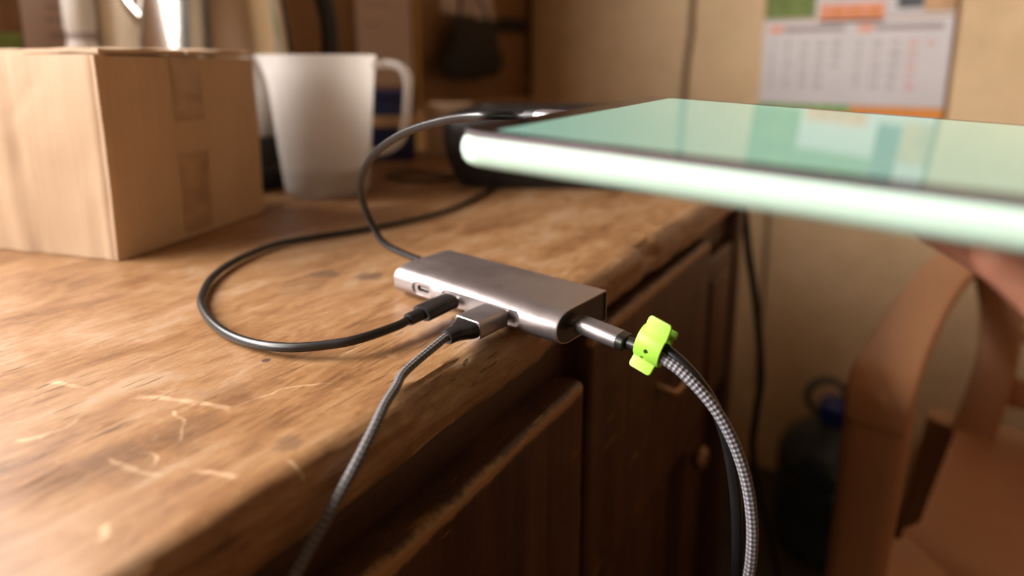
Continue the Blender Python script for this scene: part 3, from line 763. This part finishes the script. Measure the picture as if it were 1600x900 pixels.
hp = lambda a, z: jc+rt*a+V((0, 0, z))
ribbon('handle', [hp(.0505, .1270), hp(.066, .1275), hp(.079, .1240), hp(.0845, .112), hp(.0835, .090), hp(.0805, .066), hp(.073, .050), hp(.058, .042), hp(.0425, .040)], .013, fw, .0085, m_jug, jug)
lathe('water', [(0, .0044), (.0372, .0044), (.0405, .028), (0, .028)], jc, m_water, jug, 48, angle=30)

# ------------------------------------------------------------------ electric kettle
kc = V((-.482, .4215, T+.0004))
ket = thing('electric_kettle', kc, 'shiny steel electric kettle with black handle and base behind the box', 'kettle')
lathe('base', [(0, 0), (.082, 0), (.084, .004), (.083, .020), (.079, .024), (.079, .050), (.0775, .054), (0, .054)], kc, m_blks, ket, 48)
lathe('body', [(0, .054), (.0765, .054), (.0785, .058), (.0775, .10), (.0745, .15), (.0695, .20), (.0645, .225), (.0625, .228), (0, .228)], kc, m_steel, ket, 64)
lathe('lid', [(0, .228), (.060, .228), (.058, .236), (.040, .244), (.012, .247), (.012, .258), (.015, .263), (.010, .268), (0, .268)], kc, m_blks, ket, 40)
kd = (rt*.82+fw*.57).normalized(); kn_ = (fw*.82-rt*.57).normalized()
kp = lambda a, z: kc+kd*a+V((0, 0, z))
ribbon('handle', [kp(.060, .222), kp(.080, .236), kp(.104, .226), kp(.116, .196), kp(.120, .160), kp(.117, .120), kp(.104, .088), kp(.080, .076)], .024, kn_, .017, m_blks, ket)
kl = -rt
ribbon('spout', [kc+kl*.058+up*.165, kc+kl*.082+up*.190, kc+kl*.098+up*.218], [.05, .036, .020], fw, [.03, .022, .012], m_steel, ket)

# ------------------------------------------------------------------ canisters behind the box
cc = V((-.650, .4165, T+.0004))
can = thing('cream_canister', cc, 'cream enamel canister with an ochre stripe, left of the steel kettle', 'canister')
lathe('body', [(0, 0), (.032, 0), (.0345, .003), (.0345, .235), (.033, .240), (0, .240)], cc, m_cream, can, 40)
lathe('lid', [(0, .240), (.0355, .240), (.0355, .252), (.030, .258), (.008, .260), (.008, .268), (.011, .274), (0, .277)], cc, m_cream, can, 40)
bm = bmesh.new(); sdir = math.atan2(-rt.y-fw.y*.55, -rt.x-fw.x*.55)
secs = [[cc+V((math.cos(sdir+a)*r, math.sin(sdir+a)*r, z)) for a, r in ((-.22, .0343), (-.22, .0350), (0, .0350), (.22, .0350), (.22, .0343), (0, .0343))] for z in (.01, .23)]
loft('stripe', secs, m_gold, can)
wc = V((-.650, .3630, T+.0004))
wb = thing('white_bottle', wc, 'slim white plastic bottle with a grey band, standing behind the box', 'bottle')
lathe('body', [(0, 0), (.0145, 0), (.016, .002), (.016, .150), (.0145, .154), (.0145, .162), (.016, .166), (.016, .215), (.012, .228), (.008, .234), (.008, .240), (0, .240)], wc, m_white, wb, 28)
lathe('band', [(.0140, .1545), (.0151, .1545), (.0151, .1615), (.0140, .1615)], wc, m_ink2, wb, 28, closed=True)
lathe('cap', [(0, .240), (.0095, .240), (.0095, .256), (.008, .258), (0, .258)], wc, m_white, wb, 24)

# ------------------------------------------------------------------ black case at the far end of the worktop, with the cartons behind the jug
def superbox(name, c, ax, ay, L_, W_, H_, mat, parent, taper=.86, pw=.22):
    secs = []
    for k in range(15):
        t = k/14; z = H_*t
        s = taper+(1-taper)*math.sin(PI*min(1, t/.62)/2) if t < .62 else 1
        e = 1 if t < .70 else math.cos(R(90)*((t-.70)/.30)**1.9*.86)
        sx = 1-(1-e)*.34; sy = 1-(1-e)*.5
        row = []
        for q in range(56):
            a = 2*PI*q/56; x = math.copysign(abs(math.cos(a))**(pw*2), math.cos(a)); y = math.copysign(abs(math.sin(a))**(pw*2), math.sin(a))
            row.append(c+ax*(x*L_/2*s*sx)+ay*(y*W_/2*s*sy)+up*z)
        secs.append(row)
    return loft(name, secs, mat, parent, True, 50)
bc = V((-.185, .612, T+.0004)); a1 = V((.86, .51, 0)).normalized(); a2 = V((-a1.y, a1.x, 0))
bk = thing('black_case', bc, 'black rounded plastic case at the far end of the worktop behind the tablet', 'case')
superbox('shell', bc, a1, a2, .228, .105, .0835, m_blks, bk)
superbox('lid_panel', bc+up*.0805, a1, a2, .150, .052, .0045, m_blkp, bk, .98)
for s in (-1, 1):
    box('latch', -.010, .010, -.004, .004, 0, .016, m_blkp, bk, .0015, 2, Matrix(((a1.x, a2.x, 0, bc.x+a1.x*.05*s-a2.x*.0505), (a1.y, a2.y, 0, bc.y+a1.y*.05*s-a2.y*.0505), (0, 0, 1, bc.z+.044), (0, 0, 0, 1))))
def carton(name, c, ang, L_, W_, H_, mat, label, band=None):
    M = Matrix.Translation(c) @ Matrix.Rotation(ang, 4, 'Z')
    o = thing(name, c, label, 'box')
    box('body', -L_/2, L_/2, -W_/2, W_/2, 0, H_, mat, o, .0015, 2, M)
    box('lid', -L_/2-.0008, L_/2+.0008, -W_/2-.0008, W_/2+.0008, H_-.012, H_+.0008, mat, o, .001, 2, M)
    if band: box('band', -L_/2-.0006, L_/2+.0006, -W_/2-.0006, W_/2+.0006, band[0], band[1], band[2], o, .0003, 1, M)
carton('navy_carton', V((-.452, .640, T+.0004)), YAW, .070, .045, .092, m_navy, 'dark blue carton with a tan band seen through the jug handle', (.045, .060, m_tan))
carton('tan_carton', V((-.405, .715, T+.0004)), YAW, .060, .045, .072, m_card, 'small tan carton between the jug handle and the black case')
co = thing('thin_cord_coil', V((-.335, .545, T)), 'thin dark cord coiled flat on the worktop between jug and black case', 'cord')
pts = []
for k in range(61):
    a = k*.33; r = .024+.0007*k*.3
    pts.append(V((-.318+r*1.25*math.cos(a), .548+r*.8*math.sin(a), T+.0018+.0022*(k/60)*1.2+.0008*math.sin(a*2.1))))
tube('cord', pts, .0013, m_cord, co, 8, 2)

# ------------------------------------------------------------------ wall things: calendar, papers, notice board, cords
W = lambda x, y: ony(x, y, YW)
CX0, CX1 = -.1375, .1895; CZ0, CZ1 = .8455, 1.0121
cal = thing('wall_calendar', ((CX0+CX1)/2, YW-.004, CZ0-.03), 'white wall calendar with two printed months hanging on the cream wall', 'calendar')
yb = YW-.0130
box('backing_board', CX0-.001, CX1+.001, yb, YW-.0008, CZ0-.040, 1.30, m_tan, cal, .0005)
box('month_sheet', CX0, CX1, yb-.0020, yb, CZ0, CZ1, m_paper, cal, .0004)
yf = yb-.0020
def printed(name, x0, x1, z0, z1, mat, y=yf, d=.0004, parent=cal): return box(name, x0, x1, y-d, y, z0, z1, mat, parent)
printed('foot_strip', CX0, .035, CZ0-.038, CZ0-.001, m_grass, yb); printed('foot_strip', .0355, CX1, CZ0-.038, CZ0-.001, m_orange, yb)
mid = .0245
for x0, x1 in ((CX0+.012, mid-.012), (mid+.012, CX1-.014)):
    printed('month_name', x0, x0+.026, CZ1-.024, CZ1-.010, m_salmon); printed('weekday_bar', x0+.029, x1, CZ1-.022, CZ1-.012, m_ink2)
def text_mesh(items, name, mat, parent):
    """numerals as flat raised print, joined into one part"""
    bm = bmesh.new()
    for s, x, z, size in items:
        cu = bpy.data.curves.new('n', 'FONT'); cu.body = s; cu.size = size; cu.align_x = 'CENTER'; cu.extrude = .0002; cu.resolution_u = 2
        o = bpy.data.objects.new('n', cu); COL.objects.link(o)
        dg = bpy.context.evaluated_depsgraph_get(); me = bpy.data.meshes.new_from_object(o.evaluated_get(dg))
        me.transform(Matrix.Translation((x, yf-.0002, z)) @ Matrix.Rotation(PI/2, 4, 'X')); bm.from_mesh(me)
        bpy.data.meshes.remove(me); bpy.data.objects.remove(o); bpy.data.curves.remove(cu)
    return bob(name, bm, mat, parent)
blk, red = [], []
for h in range(2):
    for c in range(5):
        x = CX0+.020+c*.0297+h*.1485+(.010 if h else 0)
        for r_ in range(5):
            n = c*7+r_+1+(2 if h else 0)
            if n > 31: continue
            z = CZ1-.052-r_*.0205
            (red if (h == 1 and c >= 3) else blk).append((str(n), x, z, .0165))
text_mesh(blk, 'printed_days', m_ink, cal)['kind'] = 'stuff'
rd = text_mesh(red, 'printed_days', m_redink, cal); rd['label'] = 'red printed day numbers'; rd['kind'] = 'stuff'
# picture half above the months
ZP = CZ1+.003
box('picture_sheet', CX0, CX1, yb-.001, yb, ZP, 1.295, m_paper, cal, .0003)
yp = yb-.001
printed('picture_field', CX0, -.042, ZP+.002, 1.19, m_greenp, yp); printed('picture_field', .098, .140, ZP+.014, 1.17, m_slate, yp)
printed('picture_field', .141, CX1, ZP+.006, 1.10, m_tan, yp); printed('picture_field', -.041, .097, 1.10, 1.29, m_greenp, yp)
bm = bmesh.new(); bbox(bm, -.034, .078, yp-.0010, yp, CZ1-.006, CZ1+.030, 0)
bob('title_block', bm, m_salmon, cal)
for i, x in enumerate((-.026, -.010, .004, .020, .036, .052, .064)):
    printed('title_letter', x, x+(.010 if i % 2 else .007), CZ1+.003, CZ1+.021, m_orange, yp-.001)
tube('hanging_string', [(.0, YW-.003, 1.295), (.026, YW-.004, 1.36), (.052, YW-.003, 1.295)], .001, m_cord, cal, 6, 3)
lathe('nail', [(0, 0), (.003, 0), (.003, .002), (.0012, .002), (.0012, .012), (0, .012)], (.026, YW-.010, 1.3585), m_ink, cal, 10, M=Matrix.Rotation(-PI/2, 4, 'X'))
# cords on the wall
c = thing('power_cord', (-.30, YW-.004, .80), 'brown cord running down the cream wall left of the calendar', 'cord')
tube('cord', [(-.262, YW-.0062, 1.8), (-.279, YW-.0062, 1.3)]+[W(x, y)+V((0, -.0062, 0)) for x, y in ((1083, 0), (1080, 50), (1073, 100), (1069, 150))]+[(-.303, YW-.0062, .70), (-.296, YW-.0062, .45), (-.29, YW-.0062, .15)], .0062, m_wcord, c, 10)
tube('wall_clip', [(-.276, YW-.0135, 1.35), (-.277, YW-.0135, 1.34)], .0078, m_wcord, c, 10, 1, False)
c = thing('power_cord', (-.10, YW-.004, .40), 'thin pale cord on the wall below the tablet, beside the cabinet end', 'cord')
tube('cord', [(-.105, YW-.0042, .80), (-.104, YW-.0042, .62), (-.102, YW-.0042, .45), (-.100, YW-.0042, .20)], .0038, m_wcord, c, 10)
c = thing('hanging_cord', (.02, .77, .1), 'black cord hanging down past the end of the cabinet', 'cord')
pts = [V((-.085, .640, T+.0054)), V((-.058, .690, T+.0054)), V((-.034, .728, T+.0054)), V((-.014, .7530, T-.002)), V((-.0055, .7585, T-.043))]+[atd(x, y, .725) for x, y in ((1170, 400), (1179, 455), (1186, 525), (1189, 590), (1181, 650), (1176, 700), (1186, 770), (1202, 830), (1215, 900), (1222, 1000))]
q = pts[-1]; pts += [V((q.x+.01, q.y+.01, .08)), V((q.x+.05, q.y+.02, .006)), V((q.x+.16, q.y-.02, .005))]
tube('cord', pts, .0046, m_blk, c, 10)

# notice board on the left wall and what is pinned to it
xb = XW+.012
nb = thing('notice_board', (XW, .85, .84), 'brown hardboard notice board on the left wall with pinned papers', 'board')
box('panel', XW+.0008, xb, .30, YW-.004, .84, 1.75, m_board, nb, .001)
for y in (.990, 1.425): box('frame_strip', xb, xb+.008, y, y+.012, .84, 1.75, m_gold if y < 1.2 else m_caby, nb, .001)
box('shelf_ledge', xb, xb+.010, 1.003, 1.424, .880, .890, m_board, nb, .001)
def sheet(name, y0, y1, z0, z1, mat, label, lines, tilt=0, lmat=None, cat='paper', pin=True):
    c = V((xb, (y0+y1)/2, z0)); M = Matrix.Translation(c) @ Matrix.Rotation(tilt, 4, 'X')
    o = thing(name, c, label, cat); w2 = (y1-y0)/2
    bm = bmesh.new(); n = 14; A = {}
    for i in range(n+1):
        for s in (0, 1):
            for j in range(7):
                yy = -w2+2*w2*i/n; zz = (z1-z0)*j/6
                cur = .0012+.003*max(0, 1-j/2.2)**2*abs(yy/w2)
                A[i, j, s] = bm.verts.new((cur+.0004*s, yy, zz))
    for i in range(n):
        for j in range(6):
            bm.faces.new([A[i,j,1], A[i+1,j,1], A[i+1,j+1,1], A[i,j+1,1]]); bm.faces.new([A[i,j,0], A[i,j+1,0], A[i+1,j+1,0], A[i+1,j,0]])
    bmesh.ops.transform(bm, matrix=M, verts=bm.verts)
    bob('sheet', bm, mat, o, True)
    for ya, yb_, za in lines:
        box('printed_line', .0016, .0022, ya, yb_, za, za+.0045, lmat or m_ink2, o, 0, 1, M)
    if pin: lathe('pin', [(0, 0), (.004, 0), (.0045, .003), (.003, .006), (0, .0065)], M @ V((.0014, 0, z1-z0-.012)), m_redink, o, 12, M=Matrix.Rotation(PI/2, 4, 'Y'))
sheet('paper_sheet', .3285, .400, .86, 1.18, m_paper2, 'pinkish printed sheet on the notice board above the box, far left', [(-.012, .020, .116), (-.010, .014, .098), (-.010, .008, .080), (-.010, .024, .063), (-.010, .020, .130), (-.01, .022, .15), (-.01, .018, .17)])
sheet('green_sheet', .302, .327, .88, .962, m_greenp, 'small green sheet at the edge of the notice board', [], pin=False)
sheet('paper_sheet', .838, .985, .885, 1.20, m_paper2, 'pinkish printed sheet on the notice board between kettle handle and jug', [(-.055, .02, .146), (-.055, .0, .110), (-.055, .025, .165), (-.055, .01, .185), (-.055, .03, .21)], 0)
sheet('paper_sheet', 1.075, 1.245, 1.032, 1.22, m_paper2, 'pale sheet on the notice board above the black cloth bag', [], 0, None)
sheet('curled_slip', 1.215, 1.285, .975, 1.16, m_paper2, 'narrow curled pale slip hanging beside the black cloth bag', [], .22)
def bag():
    o = thing('cloth_bag', (xb+.02, 1.13, .9), 'black cloth bag hanging on the notice board', 'bag')
    secs = []
    for k in range(13):
        t = k/12; z = .903+.118*t; row = []
        w2 = .100-.012*t+.012*math.sin(t*7); yc = 1.135+.018*t
        for q in range(28):
            a = 2*PI*q/28
            th = .020*math.sin(PI*min(1, .12+t*.9))+.003
            row.append(V((xb+.042+th*math.sin(a)*(1+.25*math.sin(5*a+t*4)), yc+w2*math.cos(a)+.004*math.sin(9*t+a*3), z+.006*math.sin(a*2)*(1-t))))
        secs.append(row)
    loft('bag_body', secs, m_cloth, o)
    tube('bag_strap', [(xb+.040, 1.09, 1.015), (xb+.030, 1.11, 1.06), (xb+.018, 1.15, 1.10), (xb+.030, 1.18, 1.06), (xb+.040, 1.20, 1.015)], .004, m_cloth, o, 8)
    h = thing('wall_hook', (xb, 1.15, 1.105), 'small steel hook holding the black cloth bag', 'hook')
    tube('hook_wire', [(xb+.0035, 1.15, 1.105), (xb+.020, 1.15, 1.093), (xb+.025, 1.15, 1.104)], .002, m_conn, h, 8)
    lathe('hook_plate', [(0, 0), (.007, 0), (.007, .002), (.005, .003), (0, .003)], (xb+.0006, 1.15, 1.105), m_conn, h, 14, M=Matrix.Rotation(PI/2, 4, 'Y'))
bag()
def dark_label(y0, y1, z0, z1, name, label):
    o = thing(name, (xb, (y0+y1)/2, z0), label, 'folder')
    box('cover', xb+.0006, xb+.006, y0, y1, z0, z1, m_cloth, o, .001); box('spine', xb+.0006, xb+.008, y0-.004, y0, z0, z1, m_cloth, o, .001)
dark_label(1.305, 1.412, 1.000, 1.034, 'dark_folder', 'dark narrow folder pinned at the right of the notice board')
dark_label(1.120, 1.210, .8905, .912, 'dark_folder', 'small dark folder on the ledge under the black cloth bag')

# ------------------------------------------------------------------ plastic armchair
ay_ = V((.134, .991, 0)).normalized(); ax_ = V((ay_.y, -ay_.x, 0)); CO = V((.150, .662, 0))
def cP(x, y, z): return CO+ax_*x+ay_*y+up*z
ch = thing('plastic_armchair', cP(.27, .22, 0), 'peach plastic armchair with openwork back, standing by the wall', 'chair')
CWD = .53
for sgn, x in ((1, 0.0), (-1, CWD)):
    i = 1 if sgn > 0 else -1
    ribbon('front_leg', [cP(x-.012*i, -.030, 0), cP(x-.008*i, -.018, .22), cP(x-.002*i, -.004, .42), cP(x, .004, .545), cP(x, .012, .606)], [.042, .046, .052, .056, .060], ax_, [.030, .032, .034, .036], m_chair, ch)
    ribbon('armrest', [cP(x, -.004, .590), cP(x, .004, .616), cP(x, .035, .6315), cP(x, .13, .637), cP(x+.002*i, .25, .642), cP(x+.010*i, .36, .650), cP(x+.030*i, .435, .664)], [.054, .058, .058, .056, .056, .060, .050], ax_, [.016, .014, .014, .016], m_chair, ch)
    ribbon('back_stile', [cP(x+.060*i, .395, .405), cP(x+.074*i, .430, .50), cP(x+.070*i, .455, .58), cP(x+.050*i, .472, .67), cP(x+.060*i, .490, .78), cP(x+.115*i, .502, .845), cP(x+.20*i, .508, .862), cP(CWD/2, .509, .865)], [.050, .048, .050, .052, .052, .050, .05], [ax_, ax_, ax_, V((0, 0, -1))*i+ax_*.2, up*-i], .018, m_chair, ch)
    ribbon('rear_leg', [cP(x-.010*i, .545, 0), cP(x+.004*i, .50, .20), cP(x+.030*i, .445, .40)], [.046, .05, .055], ax_, .028, m_chair, ch)
bm = bmesh.new(); secs = []
for k in range(17):
    y = .045+.395*k/16; row = []
    wl = .024 if k < 3 else .034+.010*(k/16); top = []
    for j in range(13):
        t = j/12; xx = wl+(CWD-2*wl)*t; dip = -.012*math.sin(PI*t)*math.sin(PI*k/16); lip = -.030*max(0, 1-k/2.0)**2
        top.append((xx, .428+dip+lip-.012*(k/16)))
    row = [cP(a, y, z) for a, z in top]+[cP(top[-1][0], y, top[-1][1]-.022)]+[cP(a, y, z-.009) for a, z in top[::-1]][1:-1]+[cP(top[0][0], y, top[0][1]-.022)]
    secs.append(row)
loft('seat', secs, m_chair, ch, True, 50)
for s, x in ((1, 0.006), (-1, CWD-.006)):
    ribbon('seat_bracket', [cP(x, .008, .425), cP(x+.02*s, .03, .424), cP(x+.045*s, .06, .423)], .06, ay_, .016, m_chair, ch)
ribbon('back_lower_rail', [cP(.05, .428, .475), cP(CWD/2, .452, .470), cP(CWD-.05, .428, .475)], .045, up, .012, m_chair, ch)
for i in range(11):                                              # openwork back: wavy crossing bars
    t = (i+.5)/11; x = .075+t*(CWD-.15); s = 1 if i % 2 else -1
    zt_ = .852-.05*abs(2*t-1)**2.5
    ribbon('back_slat', [cP(x, .437, .480), cP(x+.016*s, .448, .545), cP(x-.016*s, .460, .615), cP(x+.016*s, .474, .685), cP(x-.014*s, .488, .755), cP(x, .502, zt_)], .020, ax_, .009, m_chair, ch, 4)
for k, z in enumerate((.545, .615, .685, .755)):
    pts = []
    for i in range(13):
        t = i/12; pts.append(cP(.062+t*(CWD-.124), .448+(z-.545)*.19, z+.012*(1 if (i+k) % 2 else -1)))
    ribbon('back_cross_bar', pts, .016, up, .008, m_chair, ch, 3)

# ------------------------------------------------------------------ water bottle on the floor
wc2 = V((.079, 1.273, .0005))
bt = thing('water_bottle', wc2, 'large dark water bottle with blue cap and loop handle on the floor behind the chair', 'bottle')
lathe('body', [(0, 0), (.088, 0), (.097, .008), (.098, .07), (.094, .08), (.098, .09), (.098, .15), (.094, .158), (.098, .166), (.098, .185), (.086, .215), (.055, .240), (.030, .252), (.026, .256), (.026, .270), (0, .270)], wc2, m_bottle, bt, 40)
lathe('cap', [(0, .2685), (.031, .2685), (.031, .266), (.032, .264), (.032, .292), (.029, .296), (0, .296)], wc2, m_bluecap, bt, 28)
tube('handle', [wc2+rt*-.024+up*.262, wc2+rt*-.048+up*.285, wc2+rt*-.060+up*.312, wc2+rt*-.046+up*.336, wc2+rt*-.016+up*.340, wc2+rt*.010+up*.322, wc2+rt*.018+up*.296], .0062, m_bottle, bt, 10)
